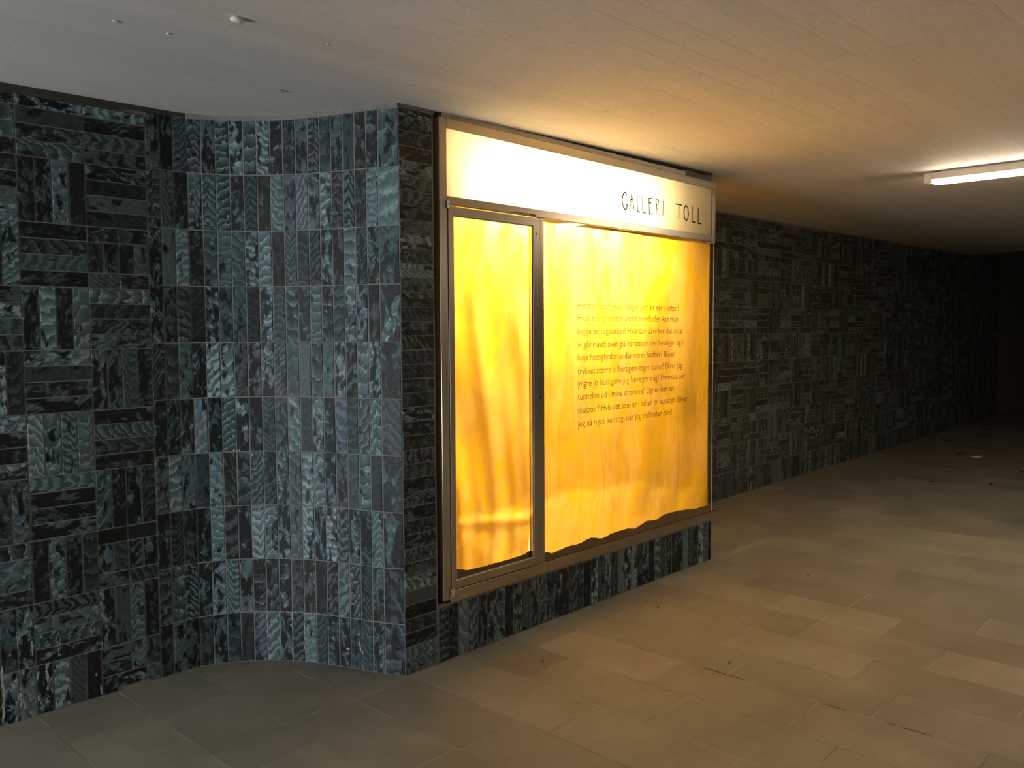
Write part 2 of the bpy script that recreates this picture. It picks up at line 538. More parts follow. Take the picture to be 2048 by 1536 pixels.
UPV = Vector((0, 0, 1))
def block(mb, x0, z0, W, H, kind, P0, ex, n, ztop, oddp=0.0, zbot=0.0):
    """a basket-weave block: V four uprights, H four flats, S mixed small pieces"""
    def put(u, z, w, h, vert):
        zt, zb = min(z + h, ztop), max(z, zbot)
        if zt - zb < 0.02:
            return
        O = P0 + ex * u + UPV * zb
        odd = (0.28, 0) if oddp else (0, 0)  # right wall tiles all tinted olive to imitate yellow lamp light
        sh = None
        if oddp:
            r = random.random()
            if r < oddp:
                odd = (random.uniform(0.3, 0.9), 0)
            elif r < oddp * 1.2:
                odd = (0, random.uniform(0.08, 0.3))
        if vert:
            lay(mb, O, ex, UPV, w, zt - zb, n, odd, None, sh)
        else:
            lay(mb, O + ex * 0, UPV, ex, zt - zb, w, n, odd, None, sh)
    q = W / 4
    hq = H / 4
    if kind == 'V':
        for k in range(4):
            put(x0 + k * q, z0, q, H, True)
    elif kind == 'H':
        for k in range(4):
            put(x0, z0 + k * hq, W, hq, False)
    elif kind == 'S':
        for k in range(2):
            put(x0 + k * W / 2, z0, W / 2, hq, False)
            put(x0 + k * W / 2, z0 + 3 * hq, W / 2, hq, False)
        for k in range(4):
            put(x0 + k * q, z0 + hq, q, 2 * hq, True)
    elif kind == 'Q':
        put(x0, z0, q, 2 * hq, True)
        for k in range(2):
            put(x0 + q, z0 + k * hq, W / 2, hq, False)
            put(x0, z0 + (2 + k) * hq, W / 2, hq, False)
            put(x0 + W / 2 + k * q, z0 + 2 * hq, q, 2 * hq, True)
        put(x0 + 3 * q, z0, q, 2 * hq, True)

ATTRS = ('rnd', 'rnd2', 'odd')

def prism(mb, poly, ztop_fn, z0, mi):
    """closed plan polygon raised to the ceiling; poly is counter-clockwise"""
    n = len(poly)
    for k in range(n):
        a, b = poly[k], poly[(k + 1) % n]
        mb.quad((a[0], a[1], z0), (b[0], b[1], z0), (b[0], b[1], ztop_fn(b[0])), (a[0], a[1], ztop_fn(a[0])), mi)
    mb.poly([(p[0], p[1], ztop_fn(p[0])) for p in poly], mi)
    mb.poly([(p[0], p[1], z0) for p in reversed(poly)], mi)

def run(mb, O, eu, n, pts, w):
    """a thin lime run or splash on a wall: polyline in (u, z) with widths"""
    for k in range(len(pts) - 1):
        (u0, z0), (u1, z1) = pts[k], pts[k + 1]
        w0, w1 = w * random.uniform(0.5, 1.3), w * random.uniform(0.5, 1.3)
        a = O + eu * (u0 - w0) + UPV * z0 + n * 0.0062
        b = O + eu * (u0 + w0) + UPV * z0 + n * 0.0062
        c = O + eu * (u1 + w1) + UPV * z1 + n * 0.0062
        d = O + eu * (u1 - w1) + UPV * z1 + n * 0.0062
        mb.quad(a, b, c, d, 3)

def blob(mb, P, eu, n, r, k=9, st=1.0):
    mb.poly([P + n * 0.0063 + eu * (r * random.uniform(0.6, 1.2) * math.cos(2 * math.pi * i / k)) +
             UPV * (st * r * random.uniform(0.6, 1.2) * math.sin(2 * math.pi * i / k)) for i in range(k)], 3)

# --- left wall with its concave corner, ending in the pier beside the case
YL = 3.656
PXF = 2.873
ctrl = [(1.615, YL), (1.72, YL), (1.80, 3.646), (1.92, 3.592), (2.016, 3.515), (2.09, 3.435),
        (2.17, 3.315), (2.235, 3.165), (2.285, 3.03), (2.312, 2.958)]
def resample(pts, n):
    def cr(p0, p1, p2, p3, t):
        return tuple(0.5 * ((2 * b) + (-a + c) * t + (2 * a - 5 * b + 4 * c - d) * t * t + (-a + 3 * b - 3 * c + d) * t ** 3)
                     for a, b, c, d in zip(p0, p1, p2, p3))
    dense = []
    for i in range(len(pts) - 1):
        p0, p1, p2, p3 = pts[max(i - 1, 0)], pts[i], pts[i + 1], pts[min(i + 2, len(pts) - 1)]
        for k in range(12):
            dense.append(cr(p0, p1, p2, p3, k / 12))
    dense.append(pts[-1])
    d = [0]
    for a, b in zip(dense, dense[1:]):
        d.append(d[-1] + math.dist(a, b))
    out = []
    for k in range(n + 1):
        s = d[-1] * k / n
        i = max(j for j in range(len(d)) if d[j] <= s + 1e-9)
        i = min(i, len(d) - 2)
        t = (s - d[i]) / (d[i + 1] - d[i])
        out.append(tuple(a + (b - a) * t for a, b in zip(dense[i], dense[i + 1])))
    return out
cove = resample(ctrl, 18)

mb = MB()
plan = [(-1.5, YL)] + cove + [(2.356, PXF), (2.552, PXF), (2.552, 4.2), (-1.5, 4.2)]
prism(mb, plan, lambda x: zc(x) + 0.004, 0.0, 1)
# mortar band under the ceiling
bandpts = [(-1.5, YL)] + cove + [(2.356, PXF), (2.552, PXF)]
def band_h(x):
    return 0.036 if x < 1.5 else (0.022 if x < 1.8 else 0.020)
for a, b in zip(bandpts, bandpts[1:]):
    dx, dy = b[0] - a[0], b[1] - a[1]
    L = math.hypot(dx, dy)
    nn = Vector((dy / L, -dx / L, 0))
    seg = max(1, int(L / 0.06))
    for k in range(seg):
        t0, t1 = k / seg, (k + 1) / seg
        p = Vector((a[0] + dx * t0, a[1] + dy * t0, 0)) + nn * 0.0065
        q = Vector((a[0] + dx * t1, a[1] + dy * t1, 0)) + nn * 0.0065
        ha, hb = band_h(p.x) * random.uniform(0.85, 1.1), band_h(q.x) * random.uniform(0.85, 1.1)
        mb.quad(p + UPV * (zc(p.x) - ha), q + UPV * (zc(q.x) - hb), q + UPV * (zc(q.x)), p + UPV * (zc(p.x)), 2 if p.x < 1.75 else 1)
colsB = {0: 'HHSHVHVSVQ', 1: 'HVHVHVHVHV', 2: 'HHVHVHVHVV'}          # from the ceiling down
NL = Vector((0, -1, 0))
EX = Vector((1, 0, 0))
RP = 0.251
RC = 0.2495
for c in range(0, 12):
    x0 = 1.615 - 0.2505 * (c + 1)
    pat = colsB.get(c) or ''.join('HV'[(r + c) % 2] if random.random() < 0.8 else random.choice('HVSQ') for r in range(10))
    for r in range(10):
        z0 = -0.05 + RP * (9 - r)
        block(mb, x0, z0, 0.2505, RP, pat[r], Vector((0, YL, 0)), EX, NL, zc(x0) - 0.030)
for k in range(18):
    a, b = Vector((*cove[k], 0)), Vector((*cove[k + 1], 0))
    eu = (b - a).normalized()
    n = Vector((eu.y, -eu.x, 0))
    W = (b - a).length
    for r in range(10):
        z0, z1 = -0.018 + RC * r, -0.018 + RC * (r + 1)
        z0 = max(z0, 0)
        z1 = min(z1, zc(a.x) - 0.018) if r == 9 else z1
        lay(mb, a + UPV * z0, eu, UPV, W, z1 - z0, n)
a, b = Vector((*cove[-1], 0)), Vector((2.356, PXF, 0))
eu = (b - a).normalized()
n = Vector((eu.y, -eu.x, 0))
for r in range(10):
    z0 = max(-0.018 + RC * r, 0)
    z1 = min(-0.018 + RC * (r + 1), zc(2.3) - 0.018)
    lay(mb, a + UPV * z0, eu, UPV, (b - a).length, z1 - z0, n, (0, 0.04 if r in (3, 4) else 0))
# horizontal stack on the face of the pier
for k in range(40):
    z0, z1 = 0.0 + 0.0627 * k, 0.0627 * (k + 1)
    z1 = min(z1, zc(2.4) - 0.018)
    if z1 - z0 > 0.02:
        lay(mb, Vector((2.356, PXF, z0)), UPV, EX, z1 - z0, 0.190, NL)
# lime runs and splashes low on the wall
O = Vector((0, YL, 0))
for pts, w in (([(1.155, 0.205), (1.150, 0.17), (1.156, 0.12), (1.149, 0.09)], 0.006), ([(1.203, 0.30), (1.198, 0.26), (1.200, 0.22)], 0.004),
               ([(1.10, 0.31), (1.101, 0.27), (1.098, 0.25)], 0.004), ([(1.048, 0.36), (1.049, 0.29)], 0.0025),
               ([(0.99, 0.24), (0.992, 0.16), (0.990, 0.02)], 0.005), ([(1.00, 0.205), (1.03, 0.207)], 0.002),
               ([(1.14, 0.206), (1.20, 0.208)], 0.003), ([(1.355, 0.06), (1.357, 0.01)], 0.004), ([(1.335, 0.30), (1.336, 0.285)], 0.003)):
    run(mb, O, EX, NL, pts, w)
for x, z, r in ((1.022, 0.275, 0.005), (1.05, 0.10, 0.012), (1.06, 0.06, 0.014), (1.03, 0.15, 0.009), (1.12, 0.05, 0.006), (1.34, 0.10, 0.005)):
    blob(mb, Vector((x, YL, z)), EX, NL, r, 9, 1.6)
def covepoint(s):
    i = int(s)
    a, b = Vector((*cove[i], 0)), Vector((*cove[i + 1], 0))
    eu = (b - a).normalized()
    return a + (b - a) * (s - i), eu, Vector((eu.y, -eu.x, 0))
for s, z, r, st in ((9.9, 0.17, 0.006, 1.3), (14.1, 0.165, 0.006, 1.2), (14.8, 0.085, 0.009, 1.5), (14.85, 0.068, 0.005, 1), (15.9, 0.115, 0.0065, 4.2),
                    (16.1, 0.085, 0.004, 2.0), (15.8, 0.165, 0.004, 2.0), (13.5, 0.13, 0.003, 1), (8.3, 0.03, 0.004, 1), (13.6, 0.02, 0.005, 1),
                    (5.5, 2.40, 0.003, 1.5), (14.5, 0.11, 0.003, 1)):
    p, e, nn = covepoint(s)
    blob(mb, p + UPV * z, e, nn, r, 9, st)
for s in (9, 10, 11, 8):                                   # joints bloomed white
    p, e, nn = covepoint(s + 0.001)
    run(mb, p, e, nn, [(0, 0.23), (0.0005, 0.17), (0, 0.10), (0, 0.04 if s != 10 else 0.0)], 0.0016 if s != 11 else 0.0024)
for s in (9, 10, 11, 12):
    p, e, nn = covepoint(s + 0.01)
    q, _, _ = covepoint(s + 0.99)
    mb.quad(p + nn * .0062 + UPV * 0.2295, q + nn * .0062 + UPV * 0.2295, q + nn * .0062 + UPV * 0.2335, p + nn * .0062 + UPV * 0.2330, 3)
structure(mb.build('wall_left', [TILE, GROUT, BAND, LIME], None, ATTRS, weld=False))

# --- low tiled plinth carrying the display case
mb = MB()
mb.box(2.553, 4.978, PXF, 3.74, 0.0, 0.270, 1)
k = 0
x = 2.556
while x < 4.97:
    w = min(T, 4.978 - x)
    if w > 0.02:
        lay(mb, Vector((x, PXF, 0.0)), EX, UPV, w, 0.258, NL)
    x += T
y = PXF
while y < 3.66:
    lay(mb, Vector((4.978, y, 0.0)), Vector((0, 1, 0)), UPV, T, 0.258, Vector((1, 0, 0)))
    y += T
structure(mb.build('wall_front', [TILE, GROUT], None, ATTRS, weld=False))

# --- long wall running on behind and beyond the case
mb = MB()
A, B = Vector((2.56, 3.745, 0)), Vector((21.0, 4.13, 0))
ex = (B - A).normalized()
n = Vector((ex.y, -ex.x, 0))
LW = (B - A).length
def topz(x):
    return zc(x) + 0.004 if x < 13.6 else 3.3
xs = [A.x, 14.4, 14.41, B.x]
prev = None
for xa, xb in ((A.x, 14.4), (14.4, B.x)):
    pa, pb = A + ex * ((xa - A.x) / ex.x), A + ex * ((xb - A.x) / ex.x)
    zt = (zc(xa) + 0.004, zc(xb) + 0.004) if xb <= 14.4 else (3.3, 3.3)
    mb.quad(pa, pb, pb + UPV * zt[1], pa + UPV * zt[0], 1)
    mb.quad(pa - n * 0.2, pb - n * 0.2, pb - n * 0.2 + UPV * zt[1], pa - n * 0.2 + UPV * zt[0], 1)
s0 = (4.72 - A.x) / ex.x
cols = int((16.8 - 4.72) / 0.2505)
prevk = 'V'
for c in range(cols):
    u0 = s0 + c * 0.2505
    xw = A.x + u0 * ex.x
    r = 0
    off = 0.0
    for r in range(11):
        z0 = -0.02 + RP * r
        kd = random.choices('HVSQ', (0.42, 0.42, 0.08, 0.08))[0]
        if r == 0:
            kd = 'V'
        block(mb, u0, z0, 0.2505, RP, kd, A, ex, n, zc(xw) - 0.012 if xw < 14.4 else 2.75, 0.10)
for xx, z0_, z1_, w in ((9.41, 0.01, 0.13, 0.012), (9.28, 0.06, 0.12, 0.006), (11.44, 0.01, 0.24, 0.012), (14.12, 1.78, 2.02, 0.016), (14.14, 0.7, 1.7, 0.006), (7.32, 0.03, 0.2, 0.008), (14.3, 0.6, 1.0, 0.008)):
    u = (xx - A.x) / ex.x
    zz = [z1_ - (z1_ - z0_) * i / 5 for i in range(6)]
    run(mb, A, ex, n, [(u + random.uniform(-.003, .003), z) for z in zz], w)
for xx, z, w, h in ((11.82, 1.70, 0.12, 0.05), (13.44, 1.30, 0.12, 0.05), (11.8, 1.2, .07, .05), (13.0, 1.1, .04, .05)):
    u = (xx - A.x) / ex.x
    P = A + ex * u + UPV * z + n * 0.0064
    mb.quad(P, P + ex * w, P + ex * w + UPV * h, P + UPV * h, 0, None, ((.4, .5, .3, .6), (.5, .5, .1, .5), (0, 0.5, 0, 1)))
structure(mb.build('wall_right', [TILE, GROUT, BAND, LIME], None, ATTRS, weld=False))

# --- remaining shell
mb = MB()
mb.box(20.9, 21.1, -6.2, 4.3, 0, 3.3, 0)
structure(mb.build('wall_far', [GROUT]))
mb = MB()
mb.box(-6.5, 21.1, -6.3, -6.2, 0, 3.3, 0)
structure(mb.build('wall_near', [simple('plain_dark_render', (0.16, 0.15, 0.14), 0.9)]))

# --- ceiling slab, ending in an edge at the far right
def cx_end(y):
    return 14.95 + 0.45 * (y - 4.0)
mb = MB()
y0, y1 = -6.3, 4.3
def cz(x, y):
    return (x, y, zc(x))
xl = -6.5
low = [cz(xl, y0), cz(cx_end(y0), y0), cz(cx_end(y1), y1), cz(xl, y1)]
hi = [(p[0], p[1], 3.31) for p in low]
mb.poly(list(reversed(low)))
mb.poly(hi)
for k in range(4):
    k2 = (k + 1) % 4
    mb.quad(low[k], low[k2], hi[k2], hi[k])
structure(mb.build('ceiling', [CEIL]))
mb = MB()
mb.box(8.0, 21.2, -6.3, 4.3, 3.32, 3.42)
structure(mb.build('ceiling_far', [CEIL]))

# --- floor of stone slabs laid in courses across the passage
mb = MB()
mb.box(-6.5, 21.1, -6.3, 4.3, -0.12, -0.0004, 1, ((.5, 0, 0, 1),))
PH = {2: 1.60, 3: 0.95, 4: 0.80, 5: 1.21, 6: 1.42, 7: 1.21, 8: 1.42, 9: 1.21, 10: 1.51, 11: 1.18, 12: 1.55, 13: 1.19, 14: 1.51}
TONE = {(6, 2.05): .62, (8, 1.42): .56, (10, 1.51): .61, (10, .88): .40, (9, .58): .62, (8, .79): .43, (7, 1.21): .46, (11, 1.81): .41,
        (12, 1.55): .44, (5, 2.47): .40, (5, 1.84): .52, (4, 2.06): .55, (9, 1.21): .50, (9, 1.84): .44}
SL = 0.63
for kk in range(-6, 62):
    xa = 1.107 + 0.3175 * kk
    ph = PH.get(kk, random.uniform(0, SL))
    j = -12
    while True:
        ya = ph + SL * j
        j += 1
        yb = ya + SL
        if ya > 4.1:
            break
        if yb < -4.5:
            continue
        tone = None
        for (tk, ty), tv in TONE.items():
            if tk == kk and abs(ty - ya) < 0.12:
                tone = tv
        if tone is None:
            tone = random.choice((0.45, 0.48, 0.5, 0.5, 0.52, 0.55)) + random.uniform(-0.03, 0.03)
        g = 0.0028
        z = random.uniform(-0.0001, 0.0005)
        x0_, x1_, y0_, y1_ = xa + g, xa + 0.3175 - g, ya + g, yb - g
        att = ((tone, random.random(), 0, 1),)
        mb.quad((x0_, y0_, z), (x1_, y0_, z), (x1_, y1_, z), (x0_, y1_, z), 0, None, att)
        for (p, q) in (((x0_, y0_), (x1_, y0_)), ((x1_, y0_), (x1_, y1_)), ((x1_, y1_), (x0_, y1_)), ((x0_, y1_), (x0_, y0_))):
            mb.quad((p[0], p[1], -0.0020), (q[0], q[1], -0.0020), (q[0], q[1], z), (p[0], p[1], z), 0, None, att)
# stretches of joint that have lost their mortar
xj = 1.107 + 0.3175 * 7
for ya, yb, w in ((2.33, 2.25, .003), (1.96, 1.73, .004), (1.40, 1.28, .003), (1.16, 1.10, .003), (1.10, .98, .0035), (2.56, 2.50, .002)):
    seg = max(2, int(abs(ya - yb) / 0.015))
    for i in range(seg):
        u0, u1 = ya + (yb - ya) * i / seg, ya + (yb - ya) * (i + 1) / seg
        w0 = w * random.uniform(0.7, 1.3) * (0.4 if i in (0, seg - 1) else 1)
        mb.quad((xj - w0, u1, .0006), (xj + w0, u1, .0006), (xj + w0, u0, .0006), (xj - w0, u0, .0006), 2, None, ((0, 0, 0, 1),))
structure(mb.build('floor', [FLOOR, JOINT, DARKGAP], None, ('tone',), weld=False))

# ------------------------------------------------------------------ display case
case = empty('display_case', (3.8, 3.0, 0.27), 'glowing yellow steel framed display case standing on the tiled plinth', 'display case')
YF = 2.862                  # frame face
YB = 3.70
ZT = 2.476
mb = MB()
mb.box(2.580, 2.6235, YF, 2.92, 0.283, ZT)                # left post
structure_frame = mb.build('frame_post', [STEEL_V], case, bevel=0.002)
mb = MB()
mb.box(3.256, 3.286, YF + .001, 2.92, 0.3255, 2.092)
mb.build('mullion', [STEEL_V], case, bevel=0.002)
mb = MB()
mb.box(4.944, 4.980, YF, 2.92, 2.084, ZT - .045)
mb.build('frame_post', [STEEL_V], case, bevel=0.002)
mb = MB()
mb.box(2.6235, 4.980, YF, 2.92, ZT - 0.045, ZT)
mb.build('top_rail', [STEEL_H], case, bevel=0.002)
mb = MB()
mb.box(2.6235, 4.944, YF, 2.92, 2.092, 2.132)
mb.build('middle_rail', [STEEL_H], case, bevel=0.003)
mb = MB()
mb.box(2.6235, 5.026, YF - .003, 2.92, 0.283, 0.3245)
mb.box(2.6235, 5.026, YF - .003, YF + .010, 0.270, 0.283)
mb.build('bottom_rail', [STEEL_H], case, bevel=0.002)
# flashing between rail and ceiling
mb = MB()
mb.box(2.60, 4.62, YF + .004, YF + .012, ZT + .001, ZT + .026)
mb.build('flashing', [FLASH], case, bevel=.001)
mb = MB()
n_ = 40
for i in range(n_):
    xa, xb = 2.575 + (4.96 - 2.575) * i / n_, 2.575 + (4.96 - 2.575) * (i + 1) / n_
    mb.box(xa, xb, YF + .02, 2.93, ZT + .001, zc(xa) - 0.001)
mb.build('upper_filler', [simple('grey_filler', (0.17, 0.15, 0.12), 0.8, 0, 9, .3)], case)
mb = MB()
pts = []
for i in range(61):
    xa = 2.575 + (4.95 - 2.575) * i / 60
    pts.append((xa, 0.010 + 0.005 * math.sin(i * 0.9) + random.uniform(0, .005)))
for (xa, ha), (xb, hb) in zip(pts, pts[1:]):
    mb.quad((xa, YF + .008, zc(xa) - ha), (xb, YF + .008, zc(xb) - hb), (xb, YF + .004, zc(xb)), (xa, YF + .004, zc(xa)))
    mb.quad((xa, YF + .03, zc(xa) - ha), (xb, YF + .03, zc(xb) - hb), (xb, YF + .008, zc(xb) - hb), (xa, YF + .008, zc(xa) - ha))
mb.build('sealant_bead', [DARKGAP], case)
# cabinet body: inner panels
mb = MB()
mb.box(2.590, 2.604, 2.925, YB, 0.275, 2.488)             # left side
mb.box(2.604, 4.940, YB - .02, YB, 0.290, 2.488)          # back
mb.box(2.604, 4.940, 2.925, YB - .02, 0.275, 0.300)       # floor
mb.box(2.604, 4.940, 2.925, YB - .02, 2.470, 2.488)       # top
mb.build('inner_panel', [INNER], case)
mb = MB()
mb.box(4.944, 4.980, 3.662, YB, 0.283, ZT)
mb.box(4.960, 4.978, 2.92, 3.66, 2.10, 2.44)
mb.box(4.944, 4.980, 2.92, 3.66, 2.44, ZT)
mb.box(4.944, 4.980, 2.92, 3.66, 0.283, 0.3245)
mb.build('side_frame', [STEEL_V], case, bevel=.002)
# the lit sign: opal panel with hand painted letters
mb = MB()
mb.quad((2.6235, 2.872, 2.130), (4.946, 2.872, 2.130), (4.946, 2.872, ZT - 0.043), (2.6235, 2.872, ZT - 0.043))
sign = mb.build('sign_panel', [OPAL], case)
sign['label'] = 'backlit white sign panel'
STROKES = {
'G': [(4.0092, 2.2922), (4.0011, 2.3007), (3.9902, 2.3026), (3.9784, 2.2935), (3.9715, 2.2771), (3.9679, 2.2579), (3.9717, 2.2333), (3.9826, 2.2141), (3.9961, 2.207), (4.0069, 2.2103), (4.0134, 2.2219), (4.0139, 2.2346), (4.0052, 2.2384)],
'A1': [(4.0386, 2.2103), (4.0477, 2.2507), (4.0573, 2.3024), (4.0668, 2.2749), (4.0827, 2.2131)],
'A2': [(4.0476, 2.2681), (4.0657, 2.2701)],
'L1': [(4.1111, 2.3014), (4.1141, 2.2737), (4.1173, 2.2085), (4.141, 2.2066)],
'L2': [(4.1675, 2.3004), (4.1678, 2.2634), (4.1693, 2.2081), (4.1979, 2.2067)],
'E1': [(4.2627, 2.2962), (4.2319, 2.2955), (4.2327, 2.2637), (4.2361, 2.2081), (4.2652, 2.2073)],
'E2': [(4.2327, 2.2702), (4.253, 2.2707)],
'R1': [(4.3075, 2.2171), (4.3084, 2.2618), (4.3057, 2.2937), (4.3199, 2.2975), (4.3337, 2.2907), (4.332, 2.2807), (4.3131, 2.2655), (4.3102, 2.2603), (4.3304, 2.2117)],
'I': [(4.383, 2.2933), (4.3794, 2.2126)],
'T1': [(4.5226, 2.2926), (4.5874, 2.2929)],
'T2': [(4.5555, 2.2923), (4.5546, 2.2054)],
'O': [(4.6377, 2.2967), (4.6217, 2.2837), (4.6136, 2.2554), (4.6206, 2.2183), (4.6403, 2.2012), (4.6578, 2.2148), (4.6658, 2.2467), (4.6588, 2.2806), (4.6377, 2.2967)],
'L3': [(4.7113, 2.2935), (4.71, 2.251), (4.7107, 2.2023), (4.744, 2.2011)],
'L4': [(4.7817, 2.293), (4.7811, 2.2437), (4.7818, 2.1998), (4.8158, 2.1982)]}
mb = MB()
def stroke(mb, pts, w, y, d=0.0012):
    for (xa, za), (xb, zb) in zip(pts, pts[1:]):
        dx, dz = xb - xa, zb - za
        L = math.hypot(dx, dz)
        tx, tz = dx / L * w * 0.4, dz / L * w * 0.4
        nx, nz = -dz / L * w / 2, dx / L * w / 2
        P = [(xa - tx + nx, za - tz + nz), (xa - tx - nx, za - tz - nz), (xb + tx - nx, zb + tz - nz), (xb + tx + nx, zb + tz + nz)]
        mb.poly([(a, y - d, b) for a, b in P])
        for i in range(4):
            a, b = P[i], P[(i + 1) % 4]
            mb.quad((a[0], y - d, a[1]), (b[0], y - d, b[1]), (b[0], y, b[1]), (a[0], y, a[1]))
for keys in (('G',), ('A1', 'A2'), ('L1',), ('L2',), ('E1', 'E2'), ('R1',), ('I',), ('T1', 'T2'), ('O',), ('L3',), ('L4',)):
    mb = MB()
    for nm in keys:
        stroke(mb, STROKES[nm], 0.0084 if nm in ('T1', 'G', 'O', 'L3', 'L4') else 0.0074, 2.8715)
    mb.build('painted_letter', [PAINTED], sign, weld=False)

# maker's plate on the middle rail
mb = MB()
mb.box(3.045, 3.228, YF - .0012, YF, 2.0945, 2.106)
pl = mb.build('maker_plate', [simple('tarnished_plate', (0.50, 0.42, 0.32), 0.5, .4, 40, .2)], case)
mb = MB()
mb.box(3.170, 3.218, YF - .0018, YF - .0012, 2.0965, 2.104)
xx = 3.052
while xx < 3.155:
    w = random.uniform(.003, .008)
    mb.box(xx, xx + w, YF - .0016, YF - .0012, 2.0975, 2.1025)
    xx += w + .003
mb.build('plate_print', [simple('plate_print', (0.10, 0.06, 0.04), .6)], pl)

# hinged glass door
DY = YF - 0.004
def frame_ring(mb, x0, x1, z0, z1, w, ya, yb):
    """mitred frame: four trapezoid bars"""
    o = [(x0, z0), (x1, z0), (x1, z1), (x0, z1)]
    wl, wr, wb, wt = w
    i = [(x0 + wl, z0 + wb), (x1 - wr, z0 + wb), (x1 - wr, z1 - wt), (x0 + wl, z1 - wt)]
    for k in range(4):
        k2 = (k + 1) % 4
        a, b, c, d = o[k], o[k2], i[k2], i[k]
        for yy in (ya, yb):
            mb.quad((a[0], yy, a[1]), (b[0], yy, b[1]), (c[0], yy, c[1]), (d[0], yy, d[1]))
        mb.quad((a[0], ya, a[1]), (b[0], ya, b[1]), (b[0], yb, b[1]), (a[0], yb, a[1]))
        mb.quad((d[0], ya, d[1]), (c[0], ya, c[1]), (c[0], yb, c[1]), (d[0], yb, d[1]))
mb = MB()
frame_ring(mb, 2.6285, 3.2515, 0.3285, 2.0865, (0.029, 0.052, 0.041, 0.041), DY, 2.892)
door = mb.build('door', [STEEL_V], case, bevel=0.002)
door['label'] = 'narrow steel framed glass door'
mb = MB()
mb.box(2.655, 3.202, 2.872, 2.877, 0.367, 2.048)
mb.build('door_pane', [GLASS], door)
mb = MB()       # light bead round the door glass
frame_ring(mb, 2.6575, 3.1995, 0.3695, 2.0455, (0.004, 0.010, 0.004, 0.004), 2.861, 2.871)
mb.build('glazing_bead', [CHROME], door)
for zz in (2.075, 0.300):
    mb = MB()
    cyl(mb, (2.6205, DY - .004, zz), 0.006, 0.017, 'z', 16)
    cyl(mb, (2.6205, DY - .004, zz + .0185), 0.006, 0.017, 'z', 16)
    mb.box(2.6205, 2.640, DY - .003, DY, zz + .001, zz + .034)
    mb.build('hinge', [CHROME], door)
mb = MB()
cyl(mb, (3.2365, DY - .010, 1.190), 0.0095, 0.010, 'y', 24)
lock = mb.build('lock', [CHROME], door)
mb = MB()
cyl(mb, (3.2365, DY - .0115, 1.190), 0.0055, 0.0015, 'y', 20)
mb.box(3.2357, 3.2373, DY - .0120, DY - .0100, 1.186, 1.194)
mb.build('keyhole', [DARKGAP], lock)
mb = MB()
cyl(mb, (3.222, DY - .0015, 2.008), 0.0045, 0.0015, 'y', 14)
mb.build('screw', [DARKGAP], door)

# large fixed pane
mb = MB()
mb.box(3.286, 4.978, 2.872, 2.877, 0.3245, 2.0915)
pane = mb.build('fixed_pane', [GLASS], case)
mb = MB()
mb.box(4.9745, 4.9782, 2.8695, 2.8720, 0.3245, 2.084)
mb.build('glass_edge', [simple('cut_glass_edge', (0.75, 0.68, 0.42), .3, 0, 20, .1)], pane)
mb = MB()
mb.box(4.972, 4.977, 2.8775, 3.66, 0.3245, 2.10)
mb.build('side_pane', [GLASS], case)

LINES = [('Hvad er støv? Hvor meget jord er der i luften?', 4.562, 1.646),
         ('Hvor mange meter under overfladen kan man', 4.555, 1.579),
         ('bygge en togstation? Hvordan påvirker det os at', 4.612, 1.508),
         ('vi går rundt oven på køretøjer, der bevæger sig i', 4.613, 1.436),
         ('høje hastigheder under vores fødder? Bliver', 4.524, 1.367),
         ('trykket større jo hurtigere toget kører? Bliver jeg', 4.606, 1.293),
         ('yngre jo hurtigere jeg bevæger mig? Hvordan ser', 4.641, 1.226),
         ('tunnelen ud i mine drømme? Ligner den en', 4.509, 1.155),
         ('skulptur? Hvis det som er i luften er kunstigt, bliver', 4.669, 1.082),
         ('jeg så også kunstig, når jeg indånder den?', 4.494, 1.009)]
dg = bpy.context.evaluated_depsgraph_get()
for body, xr, zb in LINES:
    cu = bpy.data.curves.new('line', 'FONT')
    cu.body = body
    cu.size = 0.052
    cu.resolution_u = 3
    cu.offset = 0.0004
    to = bpy.data.objects.new('line', cu)
    COL.objects.link(to)
    dg.update()
    me = to.evaluated_get(dg).to_mesh()
    vs = [v.co.copy() for v in me.vertices]
    mxx = max(v.x for v in vs)
    mnx = min(v.x for v in vs)
    k = (xr - 3.567) / (mxx - mnx)
    tm = bpy.data.meshes.new('text_line')
    tm.from_pydata([(3.567 + (v.x - mnx) * k, 2.8712, zb - 0.004 + v.y) for v in vs], [], [tuple(p.vertices) for p in me.polygons])
    tm.materials.append(INK)
    to.evaluated_get(dg).to_mesh_clear()
    bpy.data.objects.remove(to)
    bpy.data.curves.remove(cu)
    tx = bpy.data.objects.new('text_line', tm)
    COL.objects.link(tx)
    tx.parent = pane
    tx.matrix_parent_inverse = pane.matrix_world.inverted()

